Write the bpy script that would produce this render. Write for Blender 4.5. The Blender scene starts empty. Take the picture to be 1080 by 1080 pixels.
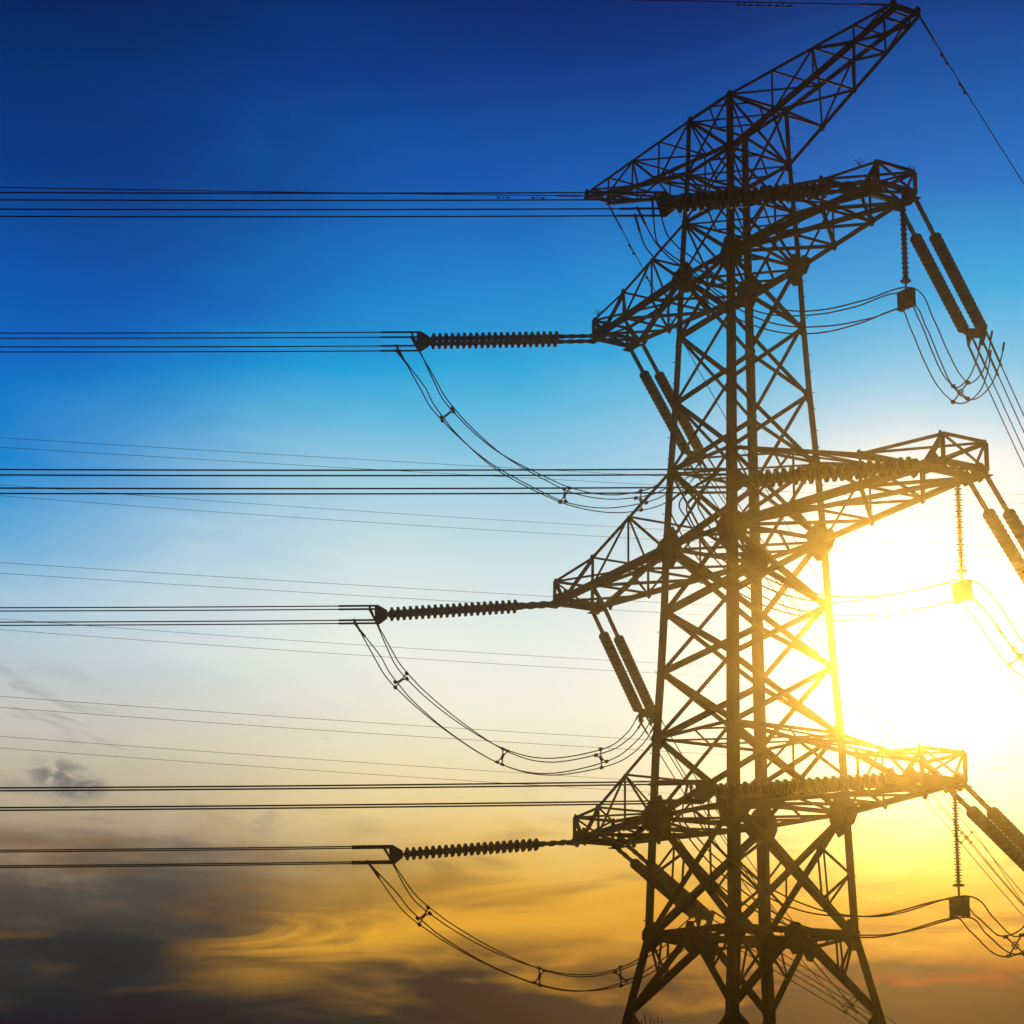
import bpy, math, random
from mathutils import Vector, Matrix
random.seed(7)
scene = bpy.context.scene
COL = scene.collection

# ------------------------------------------------------------------ camera
EYE = 14.0                                   # the photographer stands on a rise, 14 m above the tower's foot
cam_data = bpy.data.cameras.new('camera')
cam_data.sensor_width = 36.0
cam_data.lens = 2248.91 / 1080 * 36.0
cam_data.clip_start = 0.1
cam_data.clip_end = 20000
cam = bpy.data.objects.new('camera', cam_data)
COL.objects.link(cam)
cam.matrix_world = (Matrix.Translation((0, 0, EYE)) @ Matrix.Rotation(math.pi / 2 + math.radians(15.6385), 4, 'X')
                    @ Matrix.Rotation(math.radians(0.8165), 4, 'Z'))
scene.camera = cam

# ------------------------------------------------------------------ sun and sky
SUN_AZ, SUN_EL = math.radians(10.71), math.radians(11.77)       # azimuth from +Y towards +X
SUN_DIR = Vector((math.sin(SUN_AZ) * math.cos(SUN_EL), math.cos(SUN_AZ) * math.cos(SUN_EL), math.sin(SUN_EL)))
sun_data = bpy.data.lights.new('sun', 'SUN')
sun_data.energy = 2.6
sun_data.angle = math.radians(0.5)
sun_data.color = (1.0, 0.51, 0.065)
sun = bpy.data.objects.new('sun', sun_data)
COL.objects.link(sun)
sun.rotation_euler = (-SUN_DIR).to_track_quat('-Z', 'Y').to_euler()

HAZE_DENSITY, HAZE_G, HAZE_REACH, HAZE_TOP = 0.00052, 0.971, 190.0, 29.0   # air added in place of lens glare around the sun (built at the end)

scene.view_settings.view_transform = 'Standard'
scene.view_settings.look = 'None'
scene.view_settings.exposure = 0.0
scene.view_settings.gamma = 1.0
scene.cycles.volume_bounces = 0
scene.cycles.max_bounces = 4


def lin(c):
    return tuple((v / 255 / 12.92) if v / 255 <= 0.04045 else ((v / 255 + 0.055) / 1.055) ** 2.4 for v in c)


world = bpy.data.worlds.new('World')
scene.world = world
world.use_nodes = True
NT = world.node_tree
for n in list(NT.nodes):
    NT.nodes.remove(n)


def node(tp, **kw):
    n = NT.nodes.new(tp)
    for k, v in kw.items():
        setattr(n, k, v)
    return n


def put(sock, v):
    if hasattr(v, 'links'):
        NT.links.new(v, sock)
    else:
        sock.default_value = v


def M(op, a, b=0.0, c=0.0, clamp=False):
    n = node('ShaderNodeMath', operation=op, use_clamp=clamp)
    put(n.inputs[0], a); put(n.inputs[1], b); put(n.inputs[2], c)
    return n.outputs[0]


def remap(v, a, b, c=0.0, d=1.0, smooth=True):
    n = node('ShaderNodeMapRange', interpolation_type='SMOOTHSTEP' if smooth else 'LINEAR')
    put(n.inputs[0], v)
    for i, x in zip((1, 2, 3, 4), (a, b, c, d)):
        put(n.inputs[i], x)
    return n.outputs[0]


def mixc(f, a, b, mode='MIX'):
    n = node('ShaderNodeMix', data_type='RGBA', blend_type=mode)
    n.clamp_factor = True
    put(n.inputs[0], f)
    put(n.inputs[6], a if hasattr(a, 'links') else (*a, 1)); put(n.inputs[7], b if hasattr(b, 'links') else (*b, 1))
    return n.outputs[2]


def ramp(v, stops, lo, hi):
    n = node('ShaderNodeValToRGB')
    cr = n.color_ramp
    while len(cr.elements) > 1:
        cr.elements.remove(cr.elements[-1])
    for i, (p, c) in enumerate(sorted(stops)):
        p = (p - lo) / (hi - lo)
        e = cr.elements[0] if i == 0 else cr.elements.new(p)
        e.position = p
        e.color = (*lin(c), 1)
    put(n.inputs[0], remap(v, lo, hi, 0, 1, False))
    return n.outputs[0]


def combine(x, y, z=0.0):
    n = node('ShaderNodeCombineXYZ')
    for i, v in enumerate((x, y, z)):
        put(n.inputs[i], v)
    return n.outputs[0]


def noise(vec, scale, detail=4.0, rough=0.5, dist=0.0):
    n = node('ShaderNodeTexNoise')
    put(n.inputs['Vector'], vec)
    n.inputs['Scale'].default_value = scale
    n.inputs['Detail'].default_value = detail
    n.inputs['Roughness'].default_value = rough
    n.inputs['Distortion'].default_value = dist
    return n.outputs[0]


tc = node('ShaderNodeTexCoord')
sep = node('ShaderNodeSeparateXYZ')
nrm = node('ShaderNodeVectorMath', operation='NORMALIZE')
put(nrm.inputs[0], tc.outputs['Generated'])
DIRV = nrm.outputs[0]
put(sep.inputs[0], DIRV)
DEG = 180 / math.pi
el = M('MULTIPLY', M('ARCSINE', sep.outputs[2]), DEG)             # elevation above the horizon, degrees
az = M('MULTIPLY', M('ARCTAN2', sep.outputs[0], sep.outputs[1]), DEG)   # azimuth, degrees
dt = node('ShaderNodeVectorMath', operation='DOT_PRODUCT')
put(dt.inputs[0], DIRV); dt.inputs[1].default_value = SUN_DIR
sun_ang = M('MULTIPLY', M('ARCCOSINE', M('MINIMUM', dt.outputs['Value'], 0.9999999)), DEG)

# low cloud banks: the layers of colour near the horizon are torn and drawn out sideways by noise
flat = combine(M('MULTIPLY', az, 0.16), M('MULTIPLY', el, 0.55), 3.7)
n1 = noise(flat, 1.0, 5.0, 0.55, 0.6)
n2 = noise(combine(M('MULTIPLY', az, 0.42), M('MULTIPLY', el, 1.9), 11.3), 1.0, 4.0, 0.5, 0.9)
amp = remap(el, 2.0, 10.5, 1.0, 0.0)
el_w = M('ADD', el, M('MULTIPLY', amp, M('ADD', M('MULTIPLY', M('SUBTRACT', n1, 0.5), 5.2), M('MULTIPLY', M('SUBTRACT', n2, 0.5), 1.7))))
n3 = noise(combine(M('MULTIPLY', az, 0.05), M('MULTIPLY', el, 0.10), 5.1), 1.0, 3.0, 0.5, 0.0)
el_w = M('ADD', el_w, M('MULTIPLY', remap(el, 9, 20, 0, 1), M('MULTIPLY', M('SUBTRACT', n3, 0.5), 4.0)))

LO, HI = -4.0, 34.0
far_side = ramp(el_w, [(-2, (8, 14, 22)), (2.0, (16, 22, 30)), (3.6, (44, 44, 42)), (5.0, (66, 61, 55)), (5.7, (84, 75, 66)), (6.3, (132, 115, 94)), (6.9, (176, 156, 126)), (7.7, (190, 175, 148)),
                       (8.6, (196, 187, 166)), (10.0, (202, 201, 193)), (11.4, (188, 205, 214)), (12.7, (164, 198, 220)), (14.2, (116, 178, 219)),
                       (15.4, (74, 160, 216)), (16.6, (12, 138, 211)), (18.2, (0, 118, 202)), (20.0, (0, 97, 188)), (24.0, (0, 58, 128)), (28.2, (0, 36, 88)), (33, (0, 22, 66))], LO, HI)
middle = ramp(el_w, [(-2, (26, 20, 14)), (2.0, (50, 40, 24)), (2.9, (72, 55, 27)), (3.7, (160, 112, 32)), (4.5, (228, 160, 34)), (5.5, (244, 180, 44)), (6.4, (242, 192, 80)), (7.6, (242, 212, 138)),
                     (8.8, (243, 227, 180)), (10.2, (246, 242, 218)), (12.0, (241, 243, 232)), (14.0, (216, 231, 229)), (15.6, (190, 218, 227)),
                     (17.0, (160, 207, 226)), (18.5, (94, 184, 222)), (19.8, (4, 158, 217)), (21.6, (0, 130, 204)), (24.2, (0, 90, 174)), (26.8, (0, 66, 144)), (29.2, (0, 46, 112)), (33, (0, 30, 86))], LO, HI)
sun_side = ramp(el_w, [(-2, (40, 28, 14)), (2.0, (90, 62, 24)), (3.2, (128, 86, 24)), (4.2, (196, 130, 24)), (5.2, (238, 172, 40)), (5.9, (247, 195, 76)), (6.7, (253, 218, 130)), (7.8, (254, 238, 202)),
                       (9.6, (254, 248, 222)), (11.7, (254, 251, 232)), (14.0, (242, 244, 234)), (16.0, (224, 231, 235)), (17.6, (202, 224, 235)),
                       (19.2, (146, 204, 229)), (21.0, (78, 174, 224)), (23.8, (20, 118, 196)), (26.2, (6, 90, 168)), (28.6, (0, 60, 128)), (33, (0, 40, 94))], LO, HI)
sky = mixc(remap(M('ADD', az, M('ADD', M('MULTIPLY', M('SUBTRACT', n1, 0.5), 6.0), M('ADD', M('MULTIPLY', remap(el, 8.2, 6.2, 0, 1), -3.6), M('MULTIPLY', M('MULTIPLY', remap(el, 10.0, 13.0, 0, 1), remap(el, 21.0, 18.0, 0, 1)), 2.6)))), -13.0, -0.5, 0, 1, True), far_side, middle)
sky = mixc(remap(az, 0.0, 13.8, 0, 1, False), sky, sun_side)

# a lit golden edge drawn out under the dark bank
gs = noise(combine(M('MULTIPLY', az, 0.20), M('MULTIPLY', M('SUBTRACT', el, M('MULTIPLY', az, 0.06)), 1.25), 8.2), 1.0, 4.0, 0.55, 0.7)
gs_b = M('SUBTRACT', 1.0, M('ABSOLUTE', M('DIVIDE', M('SUBTRACT', el, M('ADD', 4.75, M('MULTIPLY', az, 0.10))), 1.55)), clamp=True)
gs_m = M('MULTIPLY', remap(M('ADD', gs, M('MULTIPLY', gs_b, 0.30)), 0.50, 0.84), M('MULTIPLY', gs_b, M('MULTIPLY', remap(az, -9.5, -5.0, 0, 1), remap(az, 6.0, 1.0, 0, 1))))
sky = mixc(M('MULTIPLY', gs_m, 1.0, clamp=True), sky, lin((238, 172, 46)))

rs = noise(combine(M('MULTIPLY', az, 0.35), M('MULTIPLY', el, 2.2), 33.0), 1.0, 4.0, 0.55, 0.6)
rs_b = M('SUBTRACT', 1.0, M('ABSOLUTE', M('DIVIDE', M('SUBTRACT', el, M('ADD', 2.75, M('MULTIPLY', az, 0.055))), 0.5)), clamp=True)
sky = mixc(M('MULTIPLY', M('MULTIPLY', remap(rs, 0.42, 0.66), rs_b), M('MULTIPLY', remap(az, 4.0, 9.0, 0, 1), 0.45)), sky, lin((226, 120, 22)))

# darker streaks and thin wisps of cloud in front of the glow
st = noise(combine(M('MULTIPLY', az, 0.22), M('MULTIPLY', el, 1.15), 21.0), 1.0, 4.0, 0.5, 0.7)
st_mask = M('MULTIPLY', remap(st, 0.50, 0.72), M('MULTIPLY', remap(el, 8.6, 6.2, 0, 1), remap(el, 1.5, 3.2, 0, 1)))
sky = mixc(M('MULTIPLY', st_mask, 0.45), sky, lin((128, 88, 40)))
w2 = noise(combine(M('MULTIPLY', az, 0.30), M('MULTIPLY', M('ADD', el, M('MULTIPLY', az, 0.12)), 0.9), 40.0), 1.0, 6.0, 0.62, 0.8)
w_mask = M('MULTIPLY', remap(w2, 0.56, 0.80), M('MULTIPLY', remap(el, 12.5, 9.0, 0, 1), M('MULTIPLY', remap(el, 5.6, 7.0, 0, 1), remap(az, 5.0, -9.0, 0, 1))))
sky = mixc(M('MULTIPLY', w_mask, 0.75), sky, lin((122, 120, 124)))
puff_n = noise(combine(M('MULTIPLY', az, 0.9), M('MULTIPLY', el, 1.6), 77.0), 1.0, 4.0, 0.6, 1.0)
puff_r = M('ADD', M('POWER', M('DIVIDE', M('ADD', az, 11.7), 1.3), 2.0), M('POWER', M('DIVIDE', M('SUBTRACT', M('SUBTRACT', el, 8.15), M('MULTIPLY', M('ADD', az, 11.7), -0.22)), 0.6), 2.0))
puff = M('MULTIPLY', remap(puff_r, 1.0, 0.1, 0, 1), remap(puff_n, 0.34, 0.58))
sky = mixc(M('MULTIPLY', puff, 0.8), sky, lin((98, 97, 102)))
w3 = noise(combine(M('MULTIPLY', az, 0.28), M('MULTIPLY', M('ADD', el, M('MULTIPLY', az, -0.55)), 0.22), 60.0), 1.0, 5.0, 0.55, 0.5)
w3r = M('ADD', M('POWER', M('DIVIDE', M('ADD', M('ADD', az, 8.0), M('MULTIPLY', M('SUBTRACT', el, 24.6), -0.9)), 1.3), 2.0), M('POWER', M('DIVIDE', M('SUBTRACT', el, 24.6), 1.9), 2.0))
w3m = M('MULTIPLY', remap(w3, 0.36, 0.66), remap(w3r, 1.0, 0.0, 0, 1))
sky = mixc(M('MULTIPLY', w3m, 0.32), sky, lin((30, 120, 200)))

# the glow of bright air around the sun
g1 = M('EXPONENT', M('MULTIPLY', M('POWER', M('DIVIDE', sun_ang, 1.8), 2.0), -1.0))
g2 = M('EXPONENT', M('DIVIDE', sun_ang, -3.2))
glow = node('ShaderNodeVectorMath', operation='SCALE')
glow.inputs[0].default_value = (1.0, 0.95, 0.82); put(glow.inputs['Scale'], M('MULTIPLY', g1, 0.9))
glow2 = node('ShaderNodeVectorMath', operation='SCALE')
glow2.inputs[0].default_value = (1.0, 0.90, 0.66); put(glow2.inputs['Scale'], M('MULTIPLY', g2, 0.14))
ad = node('ShaderNodeVectorMath', operation='ADD')
put(ad.inputs[0], glow.outputs[0]); put(ad.inputs[1], glow2.outputs[0])
ad2 = node('ShaderNodeVectorMath', operation='ADD')
put(ad2.inputs[0], sky); put(ad2.inputs[1], ad.outputs[0])

# sky colour lowered to offset the light scattered by the added glare air
cosv = dt.outputs['Value']
den = M('POWER', M('SUBTRACT', 1 + HAZE_G ** 2, M('MULTIPLY', cosv, 2 * HAZE_G)), 1.5)
path = M('MINIMUM', M('DIVIDE', HAZE_TOP, M('MAXIMUM', sep.outputs[2], 0.01)), HAZE_REACH)
insc = M('MULTIPLY', M('DIVIDE', M('MULTIPLY', remap(sun_ang, 3.5, 10.0, 0.0, 0.9), (1 - HAZE_G ** 2) / (4 * math.pi) * sun_data.energy * HAZE_DENSITY * 0.95), den), path)
hz_v = node('ShaderNodeVectorMath', operation='SCALE')
hz_v.inputs[0].default_value = (sun_data.color[0], sun_data.color[1], 0.0); put(hz_v.inputs['Scale'], insc)
sb = node('ShaderNodeVectorMath', operation='SUBTRACT')
put(sb.inputs[0], ad2.outputs[0]); put(sb.inputs[1], hz_v.outputs[0])
ad2 = node('ShaderNodeVectorMath', operation='MAXIMUM')
put(ad2.inputs[0], sb.outputs[0]); ad2.inputs[1].default_value = (0.0005, 0.0005, 0.0005)

# the rest of the dome, away from the sunset, is the plain clear-sky model
nish = node('ShaderNodeTexSky', sky_type='NISHITA')
nish.sun_disc = False
nish.sun_elevation = SUN_EL
nish.sun_rotation = SUN_AZ
nish_s = node('ShaderNodeVectorMath', operation='SCALE')
put(nish_s.inputs[0], nish.outputs[0]); nish_s.inputs['Scale'].default_value = 0.0025
final = mixc(remap(sun_ang, 32.0, 60.0, 0, 1), ad2.outputs[0], nish_s.outputs[0])
bg = node('ShaderNodeBackground')
put(bg.inputs[0], final); bg.inputs[1].default_value = 1.0
out = node('ShaderNodeOutputWorld')
NT.links.new(bg.outputs[0], out.inputs[0])


# ------------------------------------------------------------------ materials
def material(name, colour, rough=0.6, metal=0.0, var=0.0, scale=3.0, colour2=None):
    m = bpy.data.materials.new(name)
    m.use_nodes = True
    nt = m.node_tree
    b = nt.nodes['Principled BSDF']
    b.inputs['Base Color'].default_value = (*colour, 1)
    b.inputs['Roughness'].default_value = rough
    b.inputs['Metallic'].default_value = metal
    if colour2:
        t = nt.nodes.new('ShaderNodeTexCoord')
        nz = nt.nodes.new('ShaderNodeTexNoise')
        nz.inputs['Scale'].default_value = scale
        nz.inputs['Detail'].default_value = 6
        cr = nt.nodes.new('ShaderNodeValToRGB')
        cr.color_ramp.elements[0].position = 0.35
        cr.color_ramp.elements[0].color = (*colour, 1)
        cr.color_ramp.elements[1].position = 0.68
        cr.color_ramp.elements[1].color = (*colour2, 1)
        nt.links.new(t.outputs['Object'], nz.inputs['Vector'])
        nt.links.new(nz.outputs[0], cr.inputs[0])
        nt.links.new(cr.outputs[0], b.inputs['Base Color'])
    return m


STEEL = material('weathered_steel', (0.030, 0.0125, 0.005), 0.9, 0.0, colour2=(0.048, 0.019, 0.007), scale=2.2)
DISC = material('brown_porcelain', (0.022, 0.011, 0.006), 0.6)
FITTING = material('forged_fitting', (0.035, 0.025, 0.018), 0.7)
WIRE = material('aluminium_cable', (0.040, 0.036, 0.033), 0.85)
CONCRETE = material('concrete', (0.30, 0.29, 0.27), 0.9, colour2=(0.38, 0.37, 0.34), scale=4)
EARTH = material('dry_grass_ground', (0.045, 0.055, 0.022), 0.95, colour2=(0.10, 0.085, 0.045), scale=0.05)


# ------------------------------------------------------------------ mesh helpers
class Mesh:
    """Collects pieces and links them as one mesh object."""
    def __init__(self):
        self.v = []; self.f = []

    def angle(self, a, b, w, t=None, inward=None):
        """A rolled steel angle from a to b: two flanges of width w."""
        a = Vector(a); b = Vector(b); d = b - a
        if d.length < 1e-4:
            return
        d.normalize()
        w *= 1.2
        t = t or max(0.012, w * 0.12)
        ref = Vector(inward) if inward is not None else Vector((0.3, 0.5, 0.81))
        u = ref - d * ref.dot(d)
        if u.length < 1e-3:
            u = Vector((1, 0, 0)) - d * d.x
        u.normalize()
        n = d.cross(u)
        p, q = (u + n) * 0.70711, (u - n) * 0.70711      # flange directions; the corner points away from `inward`
        o = -(p + q) * w * 0.30
        prof = [o, o + p * w, o + p * w + q * t, o + p * t + q * t, o + q * w + p * t, o + q * w]
        k = len(self.v)
        for e in (a, b):
            self.v += [e + x for x in prof]
        for i in range(6):
            j = (i + 1) % 6
            self.f.append((k + i, k + j, k + 6 + j, k + 6 + i))
        self.f.append((k, k + 3, k + 2, k + 1)); self.f.append((k, k + 5, k + 4, k + 3))
        self.f.append((k + 6, k + 7, k + 8, k + 9)); self.f.append((k + 6, k + 9, k + 10, k + 11))

    def plate(self, centre, ax, ay, pts, t=0.02):
        """A flat steel plate cut to the polygon pts, in the plane of ax and ay."""
        c = Vector(centre); ax = Vector(ax).normalized(); ay = Vector(ay)
        ay = (ay - ax * ay.dot(ax)).normalized(); n = ax.cross(ay)
        k = len(self.v); m = len(pts)
        for s in (-0.5, 0.5):
            self.v += [c + ax * x + ay * y + n * t * s for x, y in pts]
        self.f.append(tuple(range(k + m - 1, k - 1, -1))); self.f.append(tuple(range(k + m, k + 2 * m)))
        for i in range(m):
            j = (i + 1) % m
            self.f.append((k + i, k + j, k + m + j, k + m + i))

    def tube(self, pts, r, n=6, radii=None):
        pts = [Vector(p) for p in pts]
        k = len(self.v); u = None
        for i, p in enumerate(pts):
            d = (pts[min(i + 1, len(pts) - 1)] - pts[max(i - 1, 0)]).normalized()
            if u is None:
                u = d.orthogonal().normalized()
            else:
                u = (u - d * u.dot(d)).normalized()
            w = d.cross(u)
            rr = radii[i] if radii else r
            for q in range(n):
                a = 2 * math.pi * q / n
                self.v.append(p + (u * math.cos(a) + w * math.sin(a)) * rr)
        for i in range(len(pts) - 1):
            for q in range(n):
                q2 = (q + 1) % n
                self.f.append((k + i * n + q, k + i * n + q2, k + (i + 1) * n + q2, k + (i + 1) * n + q))
        self.f.append(tuple(range(k + n - 1, k - 1, -1)))
        e = k + (len(pts) - 1) * n
        self.f.append(tuple(range(e, e + n)))

    def box(self, c, ax, ay, az, sx, sy, sz):
        self.plate(c, ax, ay, [(-sx / 2, -sy / 2), (sx / 2, -sy / 2), (sx / 2, sy / 2), (-sx / 2, sy / 2)], sz)

    def build(self, name, mat, parent=None, origin=None, smooth=False):
        o = Vector(origin) if origin is not None else (ORIGIN.get(parent) if parent is not None else Vector((0, 0, 0)))
        if o is None:
            o = Vector((0, 0, 0))
        me = bpy.data.meshes.new(name)
        me.from_pydata([tuple(p - o) for p in self.v], [], self.f)
        me.materials.append(mat)
        if smooth:
            for p in me.polygons:
                p.use_smooth = True
        ob = bpy.data.objects.new(name, me)
        COL.objects.link(ob)
        if parent is not None:
            ob.parent = parent
            ORIGIN[ob] = o
        else:
            ob.location = o
        return ob


ORIGIN = {}


def thing(name, loc, label, cat, group=None):
    o = bpy.data.objects.new(name, None)
    COL.objects.link(o)
    o.location = loc
    o['label'] = label; o['category'] = cat
    if group:
        o['group'] = group
    ORIGIN[o] = Vector(loc)
    return o


def catmull(pts, per=10):
    P = [Vector(p) for p in pts]
    P = [P[0] * 2 - P[1]] + P + [P[-1] * 2 - P[-2]]
    res = []
    for i in range(1, len(P) - 2):
        for k in range(per):
            t = k / per
            a, b, c, d = P[i - 1], P[i], P[i + 1], P[i + 2]
            res.append(0.5 * ((2 * b) + (c - a) * t + (2 * a - 5 * b + 4 * c - d) * t * t + (3 * b - a - 3 * c + d) * t ** 3))
    res.append(P[-2])
    return res


# ------------------------------------------------------------------ measured layout
TOWER_X, TOWER_Y, TOWER_YAW = 6.322, 56.0, -1.0473242046704254
PHASES = {('lower', -1): {'A0': [1.985, 62.214, 21.5],
                 'A1': [-3.03, 61.878, 21.027],
                 'Aleft': [-14.42, 61.115, 20.647],
                 'B0': [3.261, 62.604, 21.5],
                 'B1': [6.048, 66.919, 19.835],
                 'Baz': 34,
                 'Bco': [-0.21, 0.0],
                 'J': [[-3.683, 61.878, 20.909], [-3.054, 62.394, 20.022], [-2.257, 62.909, 19.265], [-0.65, 63.751, 18.371], [1.011, 64.536, 17.787],
                       [2.324, 65.11, 17.645], [3.63, 65.676, 17.946], [4.819, 66.245, 18.648], [6.106, 66.919, 19.72]]},
 ('lower', 1): {'A0': [9.533, 49.136, 21.5],
                'A1': [4.702, 48.812, 21.07],
                'Aleft': [-11.367, 47.736, 20.519],
                'B0': [10.509, 50.046, 21.5],
                'B1': [13.7, 54.003, 19.678],
                'Baz': 38,
                'Bco': [-0.36, 0.004],
                'J': [[3.831, 48.812, 20.993], [3.962, 48.865, 20.48], [4.44, 48.95, 19.785], [4.982, 49.025, 19.264], [6.0, 49.147, 18.584],
                      [7.0, 49.252, 18.224], [8.028, 49.353, 18.119], [8.911, 49.439, 18.202], [10.411, 49.586, 18.601], [11.113, 50.485, 18.276],
                      [11.866, 51.444, 17.899], [12.621, 52.207, 18.123], [13.227, 53.054, 18.745], [13.787, 54.003, 19.538]],
                'S0': [10.411, 49.586, 21.5],
                'S1': [10.411, 49.586, 18.601]},
 ('middle', -1): {'A0': [1.385, 63.253, 28.82],
                  'A1': [-3.738, 62.91, 28.341],
                  'Aleft': [-15.224, 62.141, 27.93],
                  'B0': [2.661, 63.643, 28.82],
                  'B1': [4.416, 68.152, 26.422],
                  'Baz': 27,
                  'Bco': [-0.521, 0.0057],
                  'J': [[-4.393, 62.91, 28.214], [-3.823, 63.497, 27.235], [-3.191, 64.027, 26.413], [-1.802, 64.898, 25.359],
                        [-0.186, 65.782, 24.526], [1.302, 66.481, 24.33], [3.123, 67.314, 24.819], [3.994, 67.769, 25.454],
                        [4.508, 68.152, 26.237]]},
 ('middle', 1): {'A0': [10.133, 48.097, 28.82],
                 'A1': [5.419, 47.781, 28.215],
                 'Aleft': [-11.673, 46.636, 27.604],
                 'B0': [11.109, 49.006, 28.82],
                 'B1': [13.919, 52.924, 26.388],
                 'Baz': 36,
                 'Bco': [-0.56, 0.004],
                 'J': [[4.531, 47.781, 28.086], [4.023, 47.841, 27.681], [4.31, 47.912, 26.972], [4.972, 48.007, 26.209], [5.965, 48.118, 25.593],
                       [7.073, 48.225, 25.319], [8.19, 48.328, 25.336], [9.547, 48.453, 25.59], [10.572, 48.547, 25.809], [11.326, 49.416, 25.519],
                       [12.117, 50.534, 24.941], [12.877, 51.384, 24.61], [13.563, 52.057, 25.142], [14.026, 52.924, 26.142]],
                 'S0': [10.572, 48.547, 28.82],
                 'S1': [10.572, 48.547, 25.809]},
 ('upper', -1): {'A0': [2.435, 61.435, 36.75],
                 'A1': [-2.613, 61.096, 36.458],
                 'Aleft': [-15.418, 60.238, 35.909],
                 'B0': [3.71, 61.825, 36.75],
                 'B1': [5.896, 66.284, 34.629],
                 'Baz': 32,
                 'Bco': [-0.4791, 0.0029],
                 'J': [[-3.244, 61.096, 36.326], [-2.606, 61.714, 35.3], [-2.021, 62.214, 34.498], [-0.611, 63.087, 33.418], [1.085, 63.954, 32.719],
                       [2.141, 64.45, 32.476], [3.299, 64.957, 32.513], [4.539, 65.495, 32.905], [5.333, 65.889, 33.539], [5.986, 66.284, 34.372]]},
 ('upper', 1): {'A0': [9.083, 49.916, 36.75],
                'A1': [3.994, 49.575, 35.991],
                'Aleft': [-12.685, 48.457, 35.222],
                'B0': [10.059, 50.825, 36.75],
                'B1': [12.643, 55.149, 34.804],
                'Baz': 36,
                'Bco': [-0.7541, 0.004],
                'J': [[3.158, 49.575, 35.746], [3.47, 49.645, 35.113], [3.804, 49.7, 34.681], [4.234, 49.755, 34.353], [5.139, 49.87, 33.676],
                      [5.973, 49.966, 33.245], [6.81, 50.054, 33.063], [7.774, 50.15, 33.14], [8.75, 50.249, 33.421], [9.883, 50.365, 33.84],
                      [10.433, 51.194, 33.473], [10.934, 52.124, 32.967], [11.42, 52.913, 32.547], [11.923, 53.448, 32.396], [12.454, 53.952, 32.87],
                      [12.855, 54.569, 33.687], [13.125, 55.149, 34.506]],
                'S0': [9.882, 50.365, 36.75],
                'S1': [9.882, 50.365, 33.815]}}
GROUND_WIRES = {'far_drop': [[2.894, 62.739, 41.85], [4.208, 64.687, 40.574], [6.168, 67.593, 38.036], [7.308, 69.283, 36.732]],
 'far_line': [[2.176, 62.382, 41.9], [-6.104, 61.828, 41.739], [-16.056, 61.161, 41.365]],
 'near_drop': [[10.367, 49.791, 41.5], [10.833, 50.431, 41.211], [14.247, 55.131, 39.212]],
 'near_line': [[9.675, 49.391, 41.55], [8.7, 49.326, 41.463], [3.012, 48.945, 41.337]]}
FAR_LINES = {'P1': [118, 0.462, 0.000130489, 0.0110516, 49.3916],
 'P2': [127, 0.593, 0.000345055, 0.00163196, 48.6488],
 'P3': [118, 0.525, 0.000174098, -0.00117557, 41.878699999999995],
 'P4': [127, 0.565, 0.00029787, -0.00990398, 40.2512],
 'P5': [118, 0.551, 0.000261784, -0.0173092, 33.9961],
 'P6': [127, 0.621, 0.000200179, -0.0232338, 33.053399999999996]}


CY, SY = math.cos(TOWER_YAW), math.sin(TOWER_YAW)


def TW(x, y, z):
    """Tower coordinates (x along the crossarms, y along the line, z above the photographer's eye) to world."""
    return Vector((TOWER_X + x * CY - y * SY, TOWER_Y + x * SY + y * CY, z + EYE))


EX, EY, EZ = Vector((CY, SY, 0)), Vector((-SY, CY, 0)), Vector((0, 0, 1))

# ------------------------------------------------------------------ ground
g = Mesh()
S = HAZE_REACH - 8.0
NG = 60
gv = []
rnd = random.Random(3)
for i in range(NG + 1):
    for j in range(NG + 1):
        a = ((i / NG) * 2 - 1); b = ((j / NG) * 2 - 1)
        x = math.copysign(abs(a) ** 1.6, a) * S; y = math.copysign(abs(b) ** 1.6, b) * S + 20
        r = math.hypot(x, y)
        hill = 12.2 * math.exp(-(r / 16.0) ** 2)                       # the rise the photographer stands on
        bump = 0.25 * math.sin(x * 0.05 + 1.0) * math.cos(y * 0.043) * min(1.0, math.hypot(x - TOWER_X, y - TOWER_Y) / 30.0)
        g.v.append(Vector((x, y, hill + bump)))
for i in range(NG):
    for j in range(NG):
        k = i * (NG + 1) + j
        g.f.append((k, k + NG + 1, k + NG + 2, k + 1))
ground = g.build('ground', EARTH, smooth=True)
ground['kind'] = 'structure'

# ------------------------------------------------------------------ the lattice tower
LEVELS = [('top', 27.60, 0.997), ('top_low', 25.93, 1.038), ('upper_high', 24.43, 1.107), ('upper', 22.755, 1.183), ('p1', 20.976, 1.236), ('p2', 19.017, 1.319),
          ('middle_high', 17.034, 1.430), ('middle', 14.845, 1.525), ('p3', 13.051, 1.572), ('p4', 11.39, 1.642), ('lower_high', 9.589, 1.735),
          ('lower', 7.485, 1.804), ('waist', 4.402, 1.897)]
FOOT = -EYE
SPLAY = 0.195
for nm, zz in (('knee', 2.45), ('ankle', -4.0), ('foot', FOOT + 0.35)):
    LEVELS.append((nm, zz, 1.897 + (4.402 - zz) * SPLAY))
LV = {n: (z_, w_) for n, z_, w_ in LEVELS}
CORNERS = [(-1, -1), (1, -1), (1, 1), (-1, 1)]


def leg_pt(name, c):
    z_, w_ = LV[name]
    return TW(c[0] * w_, c[1] * w_, z_)


tower = thing('transmission_tower', TW(0, 0, FOOT), 'tall steel lattice pylon with four tiers of crossarms against the sunset', 'pylon')


def leg_size(z_):
    return 0.115 + min(1.0, (27.6 - z_) / 16.0) * 0.09 if z_ > 4.4 else 0.205


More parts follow.
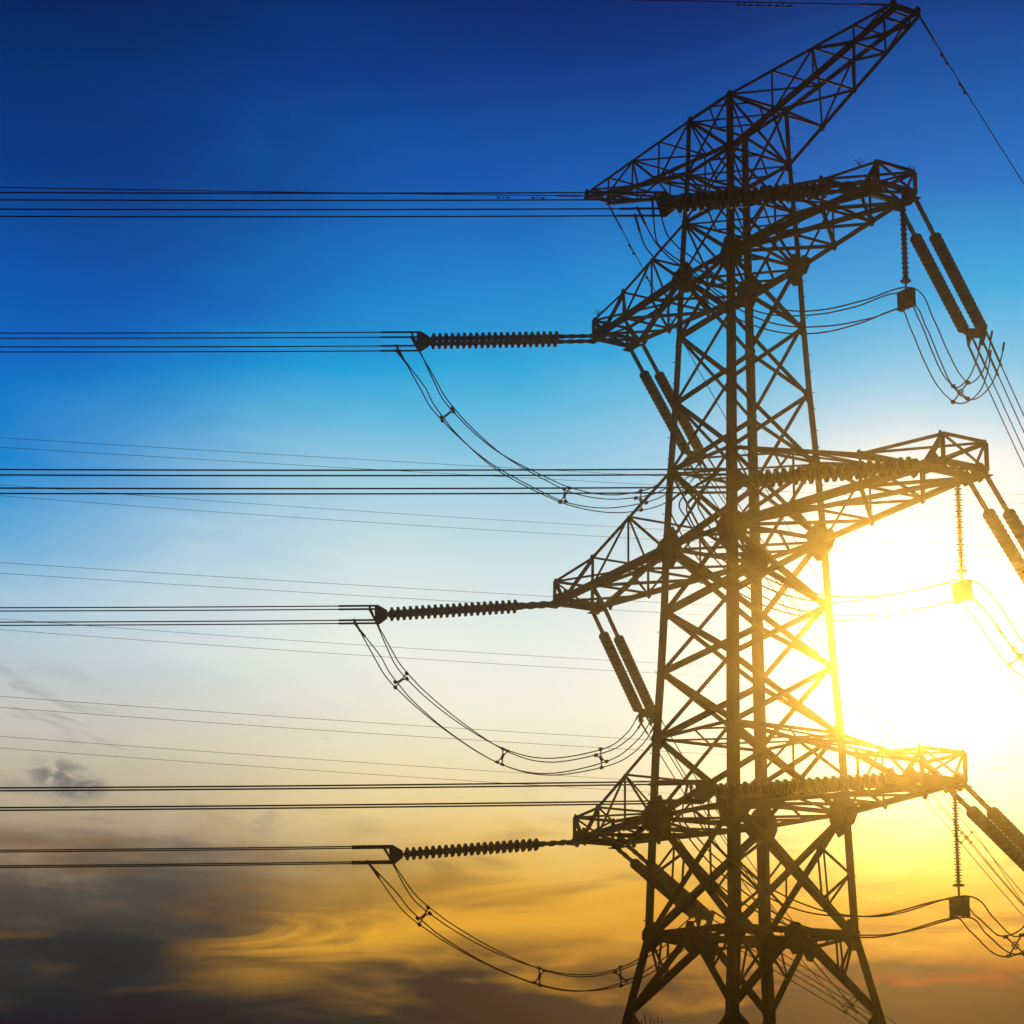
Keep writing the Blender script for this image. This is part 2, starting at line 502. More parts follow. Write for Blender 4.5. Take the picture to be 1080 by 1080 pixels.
def gusset(mesh, p, a, b, r, t=0.022):
    """An eight-sided joint plate in the plane of directions a and b."""
    u = lambda: random.uniform(0.8, 1.15) * r
    q = [(u(), 0.25 * r), (0.35 * r, u() * 1.15), (-0.35 * r, u() * 1.15), (-u(), 0.3 * r), (-u(), -0.3 * r), (-0.3 * r, -u() * 1.15), (0.3 * r, -u() * 1.15), (u(), -0.25 * r)]
    mesh.plate(p, a, b, q, t)


PLATE_R = {'top': 0.20, 'top_low': 0.24, 'upper_high': 0.26, 'upper': 0.50, 'p1': 0.24, 'p2': 0.24, 'middle_high': 0.32, 'middle': 0.60, 'p3': 0.28, 'p4': 0.28,
           'lower_high': 0.36, 'lower': 0.64, 'waist': 0.44, 'knee': 0.24, 'ankle': 0.24}
bm_ = Mesh()
bm_.tube([(0, 0, 0), (0.15, 0, 0), (0.152, 0, 0), (0.175, 0, 0)], 0.009, 6, [0.009, 0.009, 0.016, 0.016])
BOLT = bpy.data.meshes.new('step_bolt')
BOLT.from_pydata([tuple(p) for p in bm_.v], [], bm_.f)
BOLT.materials.append(STEEL)
for c in CORNERS:
    m = Mesh()
    inward = EX * -c[0] + EY * -c[1]
    for (n0, z0, w0), (n1, z1, w1) in zip(LEVELS, LEVELS[1:]):
        m.angle(leg_pt(n0, c), leg_pt(n1, c), leg_size((z0 + z1) / 2), 0.018, inward)
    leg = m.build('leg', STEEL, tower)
    for nm, r in PLATE_R.items():
        r *= 0.80 if nm in ('upper', 'middle', 'lower', 'waist') else 0.68
        pm = Mesh()
        p = leg_pt(nm, c)
        gusset(pm, p - EX * c[0] * r * 0.35 - EY * c[1] * 0.012, EX, EZ, r)
        gusset(pm, p - EY * c[1] * r * 0.30 - EX * c[0] * 0.012, EY, EZ, r * 0.85)
        pm.build('gusset_plate', STEEL, leg)
    if c in ((-1, -1), (1, 1)):              # step bolts up two of the legs
        z_ = 4.8
        side_ = 0
        while z_ < 27.0:
            for (n0, za, wa), (n1, zb, wb) in zip(LEVELS, LEVELS[1:]):
                if zb <= z_ <= za:
                    f_ = (z_ - zb) / (za - zb); w_ = wb + (wa - wb) * f_
            o = bpy.data.objects.new('step_bolt', BOLT)
            COL.objects.link(o)
            o.parent = leg
            o.location = TW(c[0] * w_, c[1] * w_, z_) - ORIGIN[leg]
            out_ = EX * c[0] if side_ % 2 else EY * c[1]
            o.rotation_euler = (0, 0, math.atan2(out_.y, out_.x))
            z_ += 0.55
            side_ += 1
    fm = Mesh()
    p = leg_pt('foot', c)
    fm.tube([p + Vector((0, 0, -1.2)), p + Vector((0, 0, 0.0)), p + Vector((0, 0, 0.08))], 0.55, 16, [0.55, 0.55, 0.48])
    fm.build('footing', CONCRETE, tower)

FACES = [(CORNERS[i], CORNERS[(i + 1) % 4]) for i in range(4)]
TIERS = [('top', 'top_low', 0.065), ('top_low', 'upper_high', 0.06), ('upper_high', 'upper', 0.07), ('upper', 'p1', 0.105), ('p1', 'p2', 0.085), ('p2', 'middle_high', 0.085),
         ('middle_high', 'middle', 0.085), ('middle', 'p3', 0.135), ('p3', 'p4', 0.11), ('p4', 'lower_high', 0.11), ('lower_high', 'lower', 0.10),
         ('lower', 'waist', 0.145)]
for (a, b) in FACES:
    mid = EX * (a[0] + b[0]) + EY * (a[1] + b[1])
    off = mid.normalized() * 0.05
    for (hi, lo, w_) in TIERS:
        m = Mesh()
        p1, p2, p3, p4 = leg_pt(hi, a), leg_pt(lo, b), leg_pt(hi, b), leg_pt(lo, a)
        m.angle(p1 - off, p2 - off, w_, None, -mid)
        m.angle(p3 + off * 0.3, p4 + off * 0.3, w_ * 0.8, None, -mid)
        if lo == 'waist':                                   # secondary members of the tall panel below the lowest crossarm
            q = leg_pt('lower', a).lerp(leg_pt('waist', b), 0.5)
            for (s1, s2) in ((a, b), (b, a)):
                hi_d = leg_pt('lower', s1).lerp(leg_pt('waist', s2), 0.27)
                lo_d = leg_pt('lower', s2).lerp(leg_pt('waist', s1), 0.73)
                lm = leg_pt('lower', s1).lerp(leg_pt('waist', s1), 0.5)
                m.angle(hi_d, lm, 0.05, None, -mid); m.angle(lo_d, lm, 0.05, None, -mid)
                m.angle(hi_d, lo_d, 0.045, None, -mid)
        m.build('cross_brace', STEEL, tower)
    # splayed part: inverted V from the middle of the waist frame, then another below the knee
    for hi, lo in (('waist', 'knee'), ('knee', 'ankle'), ('ankle', 'foot')):
        m = Mesh()
        top_mid = leg_pt(hi, a).lerp(leg_pt(hi, b), 0.5)
        for c in (a, b):
            if hi == 'waist':
                m.angle(top_mid, leg_pt(lo, c), 0.14, None, -mid)
                tmid = top_mid.lerp(leg_pt(lo, c), 0.52)
                m.angle(tmid, leg_pt(hi, c), 0.055, None, -mid)
                m.angle(tmid, leg_pt(hi, c).lerp(leg_pt(hi, a if c == b else b), 0.16), 0.045, None, -mid)
            else:
                other = b if c == a else a
                m.angle(leg_pt(hi, c), leg_pt(lo, other), 0.13, None, -mid)
        m.build('k_brace' if hi == 'waist' else 'cross_brace', STEEL, tower)

for nm, w_, in (('top', 0.06), ('top_low', 0.06), ('upper_high', 0.06), ('upper', 0.085), ('middle_high', 0.07), ('middle', 0.10), ('lower_high', 0.075), ('lower', 0.105),
                ('waist', 0.145), ('ankle', 0.12)):
    m = Mesh()
    for (a, b) in FACES:
        m.angle(leg_pt(nm, a), leg_pt(nm, b), w_)
    hf = m.build('horizontal_frame', STEEL, tower)
    d = Mesh()
    mids = [leg_pt(nm, a).lerp(leg_pt(nm, b), 0.5) + Vector((0, 0, 0.03)) for a, b in FACES]
    for i in range(4):
        d.angle(mids[i], mids[(i + 1) % 4], w_ * 0.62)
    if nm not in ('waist', 'ankle'):
        d.angle(leg_pt(nm, CORNERS[0]) - Vector((0, 0, 0.05)), leg_pt(nm, CORNERS[2]) - Vector((0, 0, 0.05)), w_ * 0.6)
        d.angle(leg_pt(nm, CORNERS[1]) - Vector((0, 0, 0.05)), leg_pt(nm, CORNERS[3]) - Vector((0, 0, 0.05)), w_ * 0.6)
    d.build('plan_brace', STEEL, hf)
    if nm == 'waist':
        # second chord of the deep waist girder, with plates where the inverted V's meet
        g2_ = Mesh()
        for (a, b) in FACES:
            pa, pb = leg_pt(nm, a), leg_pt(nm, b)
            dz = Vector((0, 0, -0.26))
            ca, cb = pa.lerp(pb, 0.10) + dz * 0.4, pb.lerp(pa, 0.10) + dz * 0.4
            mm_ = pa.lerp(pb, 0.5)
            g2_.angle(ca, mm_ + dz, 0.075); g2_.angle(cb, mm_ + dz, 0.075)
            for f_ in (0.25, 0.4, 0.6, 0.75):
                g2_.angle(pa.lerp(pb, f_), pa.lerp(pb, f_ + (0.07 if f_ < 0.5 else -0.07)) + dz * (0.8 if 0.3 < f_ < 0.7 else 0.6), 0.04)
            gusset(g2_, mm_ + dz * 0.6, pb - pa, EZ, 0.36)
        g2_.build('waist_girder', STEEL, hf)

# crossarms that carry the conductors
ARMS = {'upper': dict(high='upper_high', tip=6.75, yt=0.62, zb=22.77, zt=23.36, xk=4.75, zk=23.58, w=0.125),
        'middle': dict(high='middle_high', tip=8.82, yt=0.68, zb=14.83, zt=15.52, xk=6.15, zk=15.66, w=0.15),
        'lower': dict(high='lower_high', tip=7.62, yt=0.66, zb=7.52, zt=8.2, xk=5.75, zk=8.26, w=0.14)}


def lerp(a, b, t):
    return a + (b - a) * t


ARM_LABEL = {}
for lv, A in ARMS.items():
    zl, wl = LV[lv]
    zu, wu = LV[A['high']]
    for s in (-1, 1):
        tip, yt, zb, zt, xk, zk, W_ = A['tip'], A['yt'], A['zb'], A['zt'], A['xk'], A['zk'], A['w']

        def bot(x, y):
            t = (x - wl) / (tip - wl)
            return TW(s * x, y * lerp(wl, yt, t), lerp(zl, zb, t))

        def top(x, y):
            tt = (x - wl) / (tip - wl)
            if x <= xk:
                z_ = lerp(zu, zk, (x - wu) / (xk - wu))
            else:
                z_ = lerp(zk, zt, (x - xk) / (tip - xk))
            return TW(s * x, y * lerp(wu if x < wl else wl, yt, max(tt, 0)), z_)

        x1 = lerp(wl, xk, 0.50)          # half-way node
        x3 = tip - 0.62
        ch = Mesh()
        for y in (-1, 1):
            ch.angle(bot(wl, y), bot(tip, y), W_, 0.02, -EY * y + EZ)
            ch.angle(TW(s * wu, y * wu, zu), top(xk, y), W_ * 0.62, None, -EY * y - EZ)
            ch.angle(top(xk, y), top(tip, y), W_ * 0.5, None, -EY * y - EZ)
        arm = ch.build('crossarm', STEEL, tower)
        wb_ = Mesh()
        for y in (-1, 1):
            iy = -EY * y
            wb_.angle(top(x1, y), bot(x1, y), 0.05, None, iy)
            wb_.angle(top(x1, y), bot(wl + 0.05, y), 0.055, None, iy)
            wb_.angle(top(x1, y), bot(xk, y), 0.055, None, iy)
            wb_.angle(top(xk, y), bot(xk, y), 0.06, None, iy)
            wb_.angle(top(xk, y), bot(x3, y), 0.10, None, iy)
            wb_.angle(top(tip, y), bot(x3, y), 0.10 if y < 0 else 0.06, None, iy)
        for x in (x1, xk):
            wb_.angle(top(x, -1), top(x, 1), 0.055)
            wb_.angle(bot(x, -1), bot(x, 1), 0.065)
        wb_.angle(TW(s * wu, -wu, zu), top(x1, 1), 0.045)
        wb_.angle(top(x1, -1), top(xk, 1), 0.045)
        wb_.angle(top(xk, -1), top(tip, 1), 0.05)
        wb_.angle(top(xk, 1), top(tip, -1), 0.05)
        wb_.build('web_brace', STEEL, arm)
        fl = Mesh()                      # bracing in the arm's bottom plane
        xs = [wl, x1, xk, x3]
        dz_ = Vector((0, 0, -0.03))
        for i in range(len(xs) - 1):
            y = 1 if i % 2 else -1
            fl.angle(bot(xs[i], y) + dz_, bot(xs[i + 1], -y) + dz_, 0.075)
            fl.angle(bot(xs[i], -y) + dz_ * 2, bot(xs[i + 1], y) + dz_ * 2, 0.06)
        fl.angle(bot(wl, -1) + dz_, bot(x3, 1) + dz_, 0.10)
        fl.build('bottom_brace', STEEL, arm)
        ef = Mesh()                      # end frame at the tip
        ef.angle(bot(tip, -1), bot(tip, 1), 0.12); ef.angle(top(tip, -1), top(tip, 1), 0.075)
        for y in (-1, 1):
            ef.angle(bot(tip, y), top(tip, y), 0.07)
        ef.angle(bot(tip, -1), top(tip, 1), 0.05); ef.angle(bot(tip, 1), top(tip, -1), 0.05)
        ef.angle(bot(x3, -1), bot(x3, 1), 0.10)
        ef.angle(bot(x3, -1), bot(tip, 1), 0.06)
        ef.angle(bot(x3, 1), bot(tip, -1), 0.06)
        ef.build('end_frame', STEEL, arm)
        for y in (-1, 1):
            o_ = EY * y * 0.02
            for (p, r) in ((bot(tip - 0.28, y) + o_ + Vector((0, 0, 0.04)), 0.20), (bot(x3 - 0.25, y) + o_ + Vector((0, 0, 0.05)), 0.22 if y < 0 else 0.17),
                           (top(xk, y) + o_, 0.095), (top(tip, y) - EX * s * 0.06, 0.085), (bot(wl + 0.25, y) + o_, 0.27), (bot(x1, y) + o_, 0.12), (bot(xk, y) + o_, 0.13)):
                pl = Mesh()
                gusset(pl, p, EX, EZ, r)
                pl.build('gusset_plate', STEEL, arm)
            pl = Mesh()
            pl.plate(bot(tip - 0.3, y) - Vector((0, 0, 0.10)), EX, EY, [(-0.42, -0.13), (0.34, -0.13), (0.34, 0.13), (-0.42, 0.13)], 0.025)
            pl.build('hanger_plate', STEEL, arm)
        # bird spikes: small fans of wire on the end of some arms
        if (lv, s) in (('upper', -1), ('upper', 1), ('middle', 1)):
            for (px_, py_) in (((xk + 0.55 * (tip - xk) + 0.3), -1), (tip - 0.1, 1)) if s > 0 else ((tip - 0.35, -1),):
                bs = Mesh()
                p = top(px_, py_) if lv == 'upper' else bot(x3 + 0.1, 1)
                for k in range(5):
                    a = (k - 2) * 0.34
                    bs.tube([p, p + Vector((math.sin(a) * 0.18, 0.06 * (k % 2), math.cos(a) * 0.28 * random.uniform(0.7, 1.1)))], 0.008, 5)
                bs.build('bird_spike', STEEL, arm)

# bird spikes on the splayed part, just inside the bottom edge of the view
bs = Mesh()
base = leg_pt('knee', CORNERS[0]).lerp(leg_pt('waist', CORNERS[0]).lerp(leg_pt('waist', CORNERS[3]), 0.5), 0.16)
bs.tube([base - EY * 0.06 - EZ * 0.66, base + EY * 0.72 - EZ * 0.66], 0.02, 6)
for k in range(6):
    p = base + EY * 0.13 * k - EZ * 0.66
    bs.tube([p, p + EZ * random.uniform(0.16, 0.34) + EX * random.uniform(-0.06, 0.06)], 0.012, 5)
bs.build('bird_spike', STEEL, tower)

# the topmost pair of arms: flat on top, rising underneath to a point, holding the ground wires
for s in (-1, 1):
    zt0, wt0 = LV['top']
    zb0, wb0 = LV['top_low']
    tip = 7.45 if s > 0 else 7.6
    ztip = 27.55 if s > 0 else 27.88
    yt = 0.40

    def tp(f, y):
        return TW(s * lerp(wt0, tip, f), y * lerp(wt0, yt, f), lerp(zt0, ztip + 0.07, f))

    def bt(f, y):
        return TW(s * lerp(wb0, tip, f), y * lerp(wb0, yt, f), lerp(zb0, ztip - 0.07, f))

    ch = Mesh()
    for y in (-1, 1):
        ch.angle(tp(0, y), tp(1, y), 0.075, None, -EY * y - EZ)
        ch.angle(bt(0, y), bt(1, y), 0.10, None, -EY * y + EZ)
    arm = ch.build('ground_wire_arm', STEEL, tower)
    wb_ = Mesh()
    F = [0, 0.27, 0.52, 0.76, 0.93]
    for y in (-1, 1):
        for i, f_ in enumerate(F[1:]):
            wb_.angle(tp(f_, y), bt(f_, y), 0.045, None, -EY * y)
            if i % 2 == 0:
                wb_.angle(tp(F[i], y), bt(f_, y), 0.05, None, -EY * y)
            else:
                wb_.angle(bt(F[i], y), tp(f_, y), 0.05, None, -EY * y)
    for i, f_ in enumerate(F[1:]):
        wb_.angle(tp(f_, -1), tp(f_, 1), 0.045); wb_.angle(bt(f_, -1), bt(f_, 1), 0.05)
        y = 1 if i % 2 else -1
        wb_.angle(tp(F[i], y), tp(f_, -y), 0.04); wb_.angle(bt(F[i], -y), bt(f_, y), 0.05)
    wb_.build('web_brace', STEEL, arm)
    for y in (-1, 1):
        for p, r in ((tp(0.985, y), 0.13), (bt(0.27, y) + EY * y * 0.015, 0.10), (bt(0.52, y) + EY * y * 0.015, 0.09)):
            pl = Mesh()
            gusset(pl, p, EX, EZ, r)
            pl.build('gusset_plate', STEEL, arm)
    pl = Mesh()
    pl.plate(tp(0.985, 0) - Vector((0, 0, 0.06)), EX, EY, [(-0.12, -0.42), (0.12, -0.42), (0.12, 0.42), (-0.12, 0.42)], 0.025)
    pl.build('hanger_plate', STEEL, arm)

# ------------------------------------------------------------------ insulators, conductors and jumpers
TIER_WORD = {'upper': 'upper', 'middle': 'middle', 'lower': 'lowest'}
END_WORD = {-1: 'far left', 1: 'near right'}
TIER_Z = {'upper': 0, 'middle': 1, 'lower': 2}

# one glass-and-porcelain disc, built once and copied along every string (local +Z is the string's axis)
d = Mesh()
prof = [(-0.095, 0.045), (-0.085, 0.070), (-0.052, 0.088), (-0.044, 0.132), (-0.030, 0.154), (0.022, 0.160), (0.040, 0.156), (0.048, 0.135), (0.040, 0.088), (0.075, 0.070), (0.098, 0.045)]
NS = 20
for (zz, r) in prof:
    for q in range(NS):
        a = 2 * math.pi * q / NS
        d.v.append(Vector((1.06 * r * math.cos(a), 1.06 * r * math.sin(a), zz)))
for i in range(len(prof) - 1):
    for q in range(NS):
        q2 = (q + 1) % NS
        d.f.append((i * NS + q, i * NS + q2, (i + 1) * NS + q2, (i + 1) * NS + q))
disc_mesh = bpy.data.meshes.new('disc')
disc_mesh.from_pydata([tuple(p) for p in d.v], [], d.f)
disc_mesh.materials.append(DISC)
for p in disc_mesh.polygons:
    p.use_smooth = True
PITCH, COUNT = 0.187, 21


def tension_set(start, end, label, group, spread, gap=0.25):
    """Two parallel strings of discs from a crossarm tip to the yoke that holds the four conductors. Returns the yoke point, axis and frame."""
    a = Vector(start); b = Vector(end); ax = (b - a).normalized()
    side = spread - ax * spread.dot(ax); side.normalize()
    up = ax.cross(side); up = up if up.z > 0 else -up
    L = (b - a).length
    d0 = L - COUNT * PITCH - 0.06
    root = thing('insulator_set', a, label, 'insulator', group)
    for k in (-1, 1):
        link = Mesh()
        p = a + side * gap * k
        n = 7
        for i in range(n):                         # chain of shackles and links
            q0 = p + ax * (d0 * i / n); q1 = p + ax * (d0 * (i + 1) / n)
            if i % 2 == 0:
                link.box(q0.lerp(q1, 0.5), ax, side, up, (q1 - q0).length * 1.05, 0.05, 0.13)
            else:
                link.box(q0.lerp(q1, 0.5), ax, up, side, (q1 - q0).length * 1.05, 0.08, 0.10)
        link.build('link_chain', FITTING, root)
    for k in (-1, 1):
        p = a + side * gap * k
        st_ = Mesh()
        st_.tube([p + ax * (d0 - 0.03), p + ax * L], 0.024, 8)
        string = st_.build('disc_string', FITTING, root)
        # orient: the string object keeps the root's frame; discs carry their own rotation
        rot = ax.to_track_quat('Z', 'Y')
        for i in range(COUNT):
            o = bpy.data.objects.new('disc', disc_mesh)
            COL.objects.link(o)
            o.parent = string
            o.rotation_mode = 'QUATERNION'
            o.rotation_quaternion = rot
            o.location = p + ax * (d0 + PITCH * (i + 0.5)) - a
    # yoke: one plate across the two strings, two upright plates that carry the upper and lower conductors
    yk = Mesh()
    yk.plate(b, ax, side, [(-0.10, -gap - 0.07), (0.06, -gap - 0.09), (0.30, -0.20), (0.30, 0.20), (0.06, gap + 0.09), (-0.10, gap + 0.07)], 0.03)
    for k in (-1, 1):
        yk.plate(b + side * 0.2 * k + ax * 0.12, ax, up, [(-0.14, -0.09), (0.10, -0.25), (0.24, -0.25), (0.24, 0.25), (0.10, 0.25), (-0.14, 0.09)], 0.03)
    yk.build('yoke_plate', FITTING, root)
    return b + ax * 0.3, ax, side, up


def bundle(name, pts, hvec, label, group, spacers=(), r=0.0185, half=0.22, start_clamps=0.0, end_clamps=0.0, heads=None):
    root = thing(name, pts[0], label, 'power line', group)
    hvec = Vector(hvec).normalized()
    frames = []
    prev = None
    for i, p in enumerate(pts):
        t = (pts[min(i + 1, len(pts) - 1)] - pts[max(i - 1, 0)]).normalized()
        h = (hvec - t * hvec.dot(t)).normalized()
        n = t.cross(h)
        if prev is None:
            if n.z < 0: n = -n
        elif n.dot(prev) < 0:
            n = -n
        prev = n
        frames.append((p, h, n))
    for kh in (-1, 1):
        for kv in (-1, 1):
            m = Mesh()
            line = []
            for i, (p, h, n) in enumerate(frames):
                wob = 0.02 * math.sin(i * 0.21 + kh * 1.3 + kv * 2.1) if name == 'jumper_bundle' else 0.0
                line.append(p + h * half * kh + n * (half * kv + wob))
            if heads:
                line = catmull([heads(kh, kv), line[8], line[13], line[18]], 7) + line[19:]
            m.tube(line, r, 6)
            w_ = m.build('wire', WIRE, root, smooth=True)
            if start_clamps:                     # sleeve at the start of each wire
                c = Mesh()
                k1 = next((i for i, q in enumerate(line) if (q - line[0]).length > start_clamps), 1)
                c.tube(line[:k1 + 1], 0.032, 8)
                c.build('clamp', FITTING, w_, smooth=True)
            if end_clamps:
                c = Mesh()
                k1 = next((i for i in range(len(line) - 1, -1, -1) if (line[i] - line[-1]).length > end_clamps), len(line) - 2)
                c.tube(line[k1:], 0.032, 8)
                c.build('clamp', FITTING, w_, smooth=True)
    for f_ in spacers:
        i = int(f_ * (len(frames) - 1))
        p, h, n = frames[i]
        t = h.cross(n)
        m = Mesh()
        for k in (-1, 1):
            m.tube([p + h * half * k + n * half, p - h * half * k - n * half], 0.020, 6)
            for q in (1, -1):
                e = p + (h * half * k + n * half) * q
                m.box(e, h, n, t, 0.085, 0.085, 0.10)
        sq = half * 0.42
        m.tube([p + h * sq, p + n * sq, p - h * sq, p - n * sq, p + h * sq], 0.018, 6)
        m.build('spacer', FITTING, root)
    return root


END_TXT = {('upper', -1): "uppermost conductor arm's left end", ('middle', -1): "middle conductor arm's left end", ('lower', -1): "lowest conductor arm's left end",
           ('upper', 1): "uppermost conductor arm's right end", ('middle', 1): "middle conductor arm's right end", ('lower', 1): "lowest conductor arm's right end"}
for (lv, s), e in PHASES.items():
    txt = END_TXT[(lv, s)]
    # string pulled to the left, along the outgoing line
    yk, ax, side, up = tension_set(e['A0'], e['A1'], 'level brown disc strings reaching left from the ' + txt, 'tension insulators facing the outgoing line', EX)
    b = Vector(e['A1']); Lp = Vector(e['Aleft'])
    hd = Vector((Lp.x - b.x, Lp.y - b.y, 0)); dist = hd.length; hd.normalize()
    c2 = 3.2e-4
    slope = (Lp.z - b.z - c2 * dist * dist) / dist
    pts = [b + hd * t + Vector((0, 0, slope * t + c2 * t * t)) for t in [0.25 + 0.6 * i for i in range(8)] + [5.5 + 2.5 * i for i in range(50)]]
    bundle('conductor_bundle', pts, Vector((-hd.y, hd.x, 0)), 'four level cables running left out of view from the ' + txt, 'outgoing conductor bundles', start_clamps=0.7)
    # string pulled away down the slope
    yk2, ax2, side2, up2 = tension_set(e['B0'], e['B1'], 'brown disc strings slanting down and away from the ' + txt, 'tension insulators facing the substation', EX, 0.275)
    hd_left = hd
    b = Vector(e['B1']); az_ = math.radians(e['Baz']); hd2 = Vector((math.sin(az_), math.cos(az_), 0))
    c1, c2 = e['Bco']
    smax = {('upper', -1): 44, ('middle', -1): 26, ('lower', -1): 22, ('upper', 1): 46, ('middle', 1): 34, ('lower', 1): 30}[(lv, s)]
    pts = [b + hd2 * t + Vector((0, 0, c1 * t + c2 * t * t)) for t in [0.2 + (smax - 0.2) * i / 48 for i in range(49)]]
    sp = {('upper', -1): (0.55,), ('middle', -1): (0.78,), ('lower', -1): (0.49,)}.get((lv, s), (0.6,))
    bundle('conductor_bundle', pts, Vector((hd2.y, -hd2.x, 0)), 'four cables dropping away steeply from the ' + txt, 'conductor bundles dropping to the substation', spacers=sp, start_clamps=0.6)
    # jumper loop under the arm
    bA = Vector(e['A1'])

    def heads(kh, kv):                       # each jumper cable is clamped to its own conductor just beyond the yoke
        t = 0.55 if kv > 0 else 1.0
        return bA + hd * t + Vector((0, 0, 0.22 * kv)) + Vector((-hd.y, hd.x, 0)) * (-0.22 * kh)
    jp = catmull(e['J'], 8)
    hv = (Vector((0.38, 1, 0)) if s < 0 else Vector((-0.55, 1, 0)))
    bundle('jumper_bundle', jp, hv, ('slack loop of four cables hanging under the ' if s < 0 else 'slack cable loop held off the tower under the ') + txt, 'jumper loops',
           spacers=((0.235, 0.50, 0.74) if s < 0 else (0.80,)), r=0.0185, half=0.225, start_clamps=0.45, end_clamps=0.3, heads=heads)
    if s > 0:
        t0, b0 = Vector(e['S0']), Vector(e['S1'])
        t0.z += 0.05
        root = thing('suspension_insulator', t0, 'thin upright ribbed insulator with a weight box under the ' + txt, 'insulator', 'suspension insulators holding the jumpers')
        m = Mesh()
        m.tube([t0, b0 + Vector((0, 0, 0.2))], 0.028, 8)
        m.build('core_rod', FITTING, root, smooth=True)
        m = Mesh()
        Ls = (t0.z - b0.z) - 0.75
        n = 34
        ln, rd = [], []
        for i in range(n):
            z_ = t0.z - 0.25 - Ls * (i + 0.5) / n
            r = 0.092 if i % 2 == 0 else 0.070
            for dz, rr in ((0.020, 0.034), (0.004, r), (-0.008, r), (-0.014, 0.034)):
                ln.append((t0.x, t0.y, z_ + dz)); rd.append(rr)
        m.tube(ln, 0.05, 14, rd)
        m.build('shed_stack', DISC, root, smooth=False)
        m = Mesh()                              # grading ring above the weight
        zc = b0.z + 0.50
        m.tube([(b0.x + 0.12 * math.cos(a), b0.y + 0.12 * math.sin(a), zc) for a in [2 * math.pi * i / 18 for i in range(19)]], 0.022, 6)
        m.tube([(b0.x - 0.12, b0.y, zc), (b0.x + 0.12, b0.y, zc)], 0.015, 6)
        m.build('grading_ring', FITTING, root, smooth=True)
        m = Mesh()
        for k in range(4):                      # weight plates of the jumper clamp
            m.box(b0 + EX * 0 + Vector((0, 0, 0.165 - 0.1 * k)), EX, EY, EZ, 0.37 - 0.012 * (k % 2), 0.30, 0.099)
        for kx in (-1, 1):
            for kz in (-1, 1):
                m.box(b0 + EX * 0.21 * kx + EZ * 0.20 * kz, EX, EY, EZ, 0.12, 0.16, 0.07)
        m.build('weight_box', FITTING, root)

# ground wires from the topmost arms
GW_LABEL = {'near_line': 'single thin earth wire leaving left from the pylon\'s highest right tip', 'far_line': 'single thin earth wire leaving left from the topmost arm\'s left tip',
            'near_drop': 'single thin earth wire dropping right from the pylon\'s highest right tip', 'far_drop': 'single thin earth wire dropping behind the lattice from the topmost arm\'s left tip'}
for nm, P in GROUND_WIRES.items():
    P = [Vector(p) for p in P]
    a, z_ = P[0], P[-1]
    hd = Vector((z_.x - a.x, z_.y - a.y, 0)); dist = hd.length; hd.normalize()
    if 'line' in nm:
        c2 = 2.2e-4; ext = 130; nseg = 50
    else:
        c2 = 3e-3; ext = 42; nseg = 40
    slope = (z_.z - a.z) / dist - c2 * dist
    root = thing('ground_wire', a, GW_LABEL[nm], 'power line', 'earth wires at the top of the pylon')
    f_ = lambda t: a + hd * t + Vector((0, 0, slope * t + c2 * t * t))
    m = Mesh()
    m.tube([f_(ext * (i / nseg) ** 1.5) for i in range(nseg + 1)], 0.0155, 6)
    m.build('wire', WIRE, root, smooth=True)
    m = Mesh()
    m.tube([f_(0.05), f_(0.3), f_(0.85), f_(1.0)], 0.03, 8, [0.02, 0.035, 0.03, 0.014])
    m.build('clamp', FITTING, root, smooth=True)
    for t in ((2.9, 3.4, 3.9) if nm == 'near_line' else (1.5, 2.6)):
        m = Mesh()                              # stockbridge damper: two weights on a short cable under the wire
        c = f_(t); up = Vector((0, 0, -0.09))
        dd = (f_(t + 0.2) - c).normalized()
        m.tube([c, c + up], 0.014, 6)
        m.tube([c + up - dd * 0.18, c + up + dd * 0.18], 0.010, 6)
        for k in (-1, 1):
            m.tube([c + up + dd * 0.10 * k, c + up + dd * 0.15 * k, c + up + dd * 0.21 * k], 0.03, 8, [0.02, 0.034, 0.026])
        m.build('vibration_damper', FITTING, root, smooth=True)

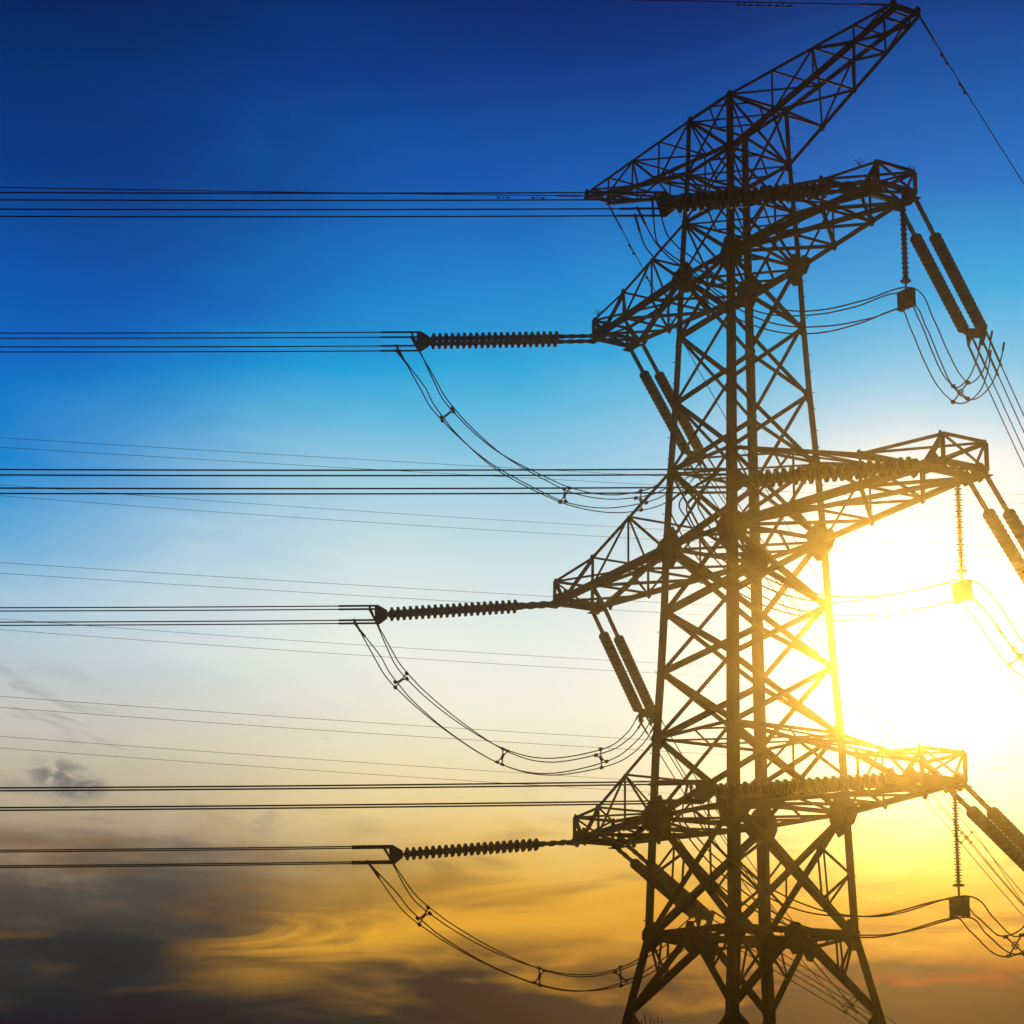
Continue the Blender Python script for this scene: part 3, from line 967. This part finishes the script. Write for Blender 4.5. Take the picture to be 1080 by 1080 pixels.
# a second line passing far behind: pairs of thin cables
FAR_TXT = {'P1': 'highest far pair of thin cables, just above the middle arm\'s cables on the left', 'P2': 'far pair of thin cables crossing just under the middle arm\'s right cables',
           'P3': 'far pair of thin cables crossing above the left middle arm\'s disc strings', 'P4': 'far pair of thin cables crossing just under the left middle disc strings',
           'P5': 'far pair of thin cables crossing the left middle jumper loop', 'P6': 'lowest far pair of thin cables, above the lowest arm\'s cables on the left'}
for nm, (y0, gap, a2, a1, a0) in FAR_LINES.items():
    f_ = lambda x: Vector((x, y0 + 0.18 * x, a2 * x * x + a1 * x + a0))
    root = thing('twin_cable', f_(0), FAR_TXT[nm], 'power line', 'far cable pairs of another line')
    for k in (-1, 1):
        m = Mesh()
        m.tube([f_(-150 + 6 * i) + Vector((0, 0.15 * k, -gap / 2 * k)) for i in range(51)], 0.0120, 5)
        m.build('wire', WIRE, root, smooth=True)

# ------------------------------------------------------------------ scattering air added to give the sun's lens glare over the tower
hz = Mesh()
X0_, Z0_, Z1_ = HAZE_REACH, -1.6, EYE + HAZE_TOP
for z_ in (Z0_, Z1_):
    for (x, y) in ((-X0_, -X0_ + 20), (X0_, -X0_ + 20), (X0_, X0_ + 20), (-X0_, X0_ + 20)):
        hz.v.append(Vector((x, y, z_)))
hz.f += [(3, 2, 1, 0), (4, 5, 6, 7), (0, 1, 5, 4), (1, 2, 6, 5), (2, 3, 7, 6), (3, 0, 4, 7)]
hm = bpy.data.materials.new('glare_air')
hm.use_nodes = True
nt = hm.node_tree
for n in list(nt.nodes):
    nt.nodes.remove(n)
pv = nt.nodes.new('ShaderNodeVolumePrincipled')
pv.inputs['Color'].default_value = (0.96, 0.95, 0.92, 1)
pv.inputs['Density'].default_value = HAZE_DENSITY
pv.inputs['Anisotropy'].default_value = HAZE_G
om = nt.nodes.new('ShaderNodeOutputMaterial')
nt.links.new(pv.outputs[0], om.inputs['Volume'])
glare_haze = hz.build('glare_haze', hm)
glare_haze['kind'] = 'stuff'
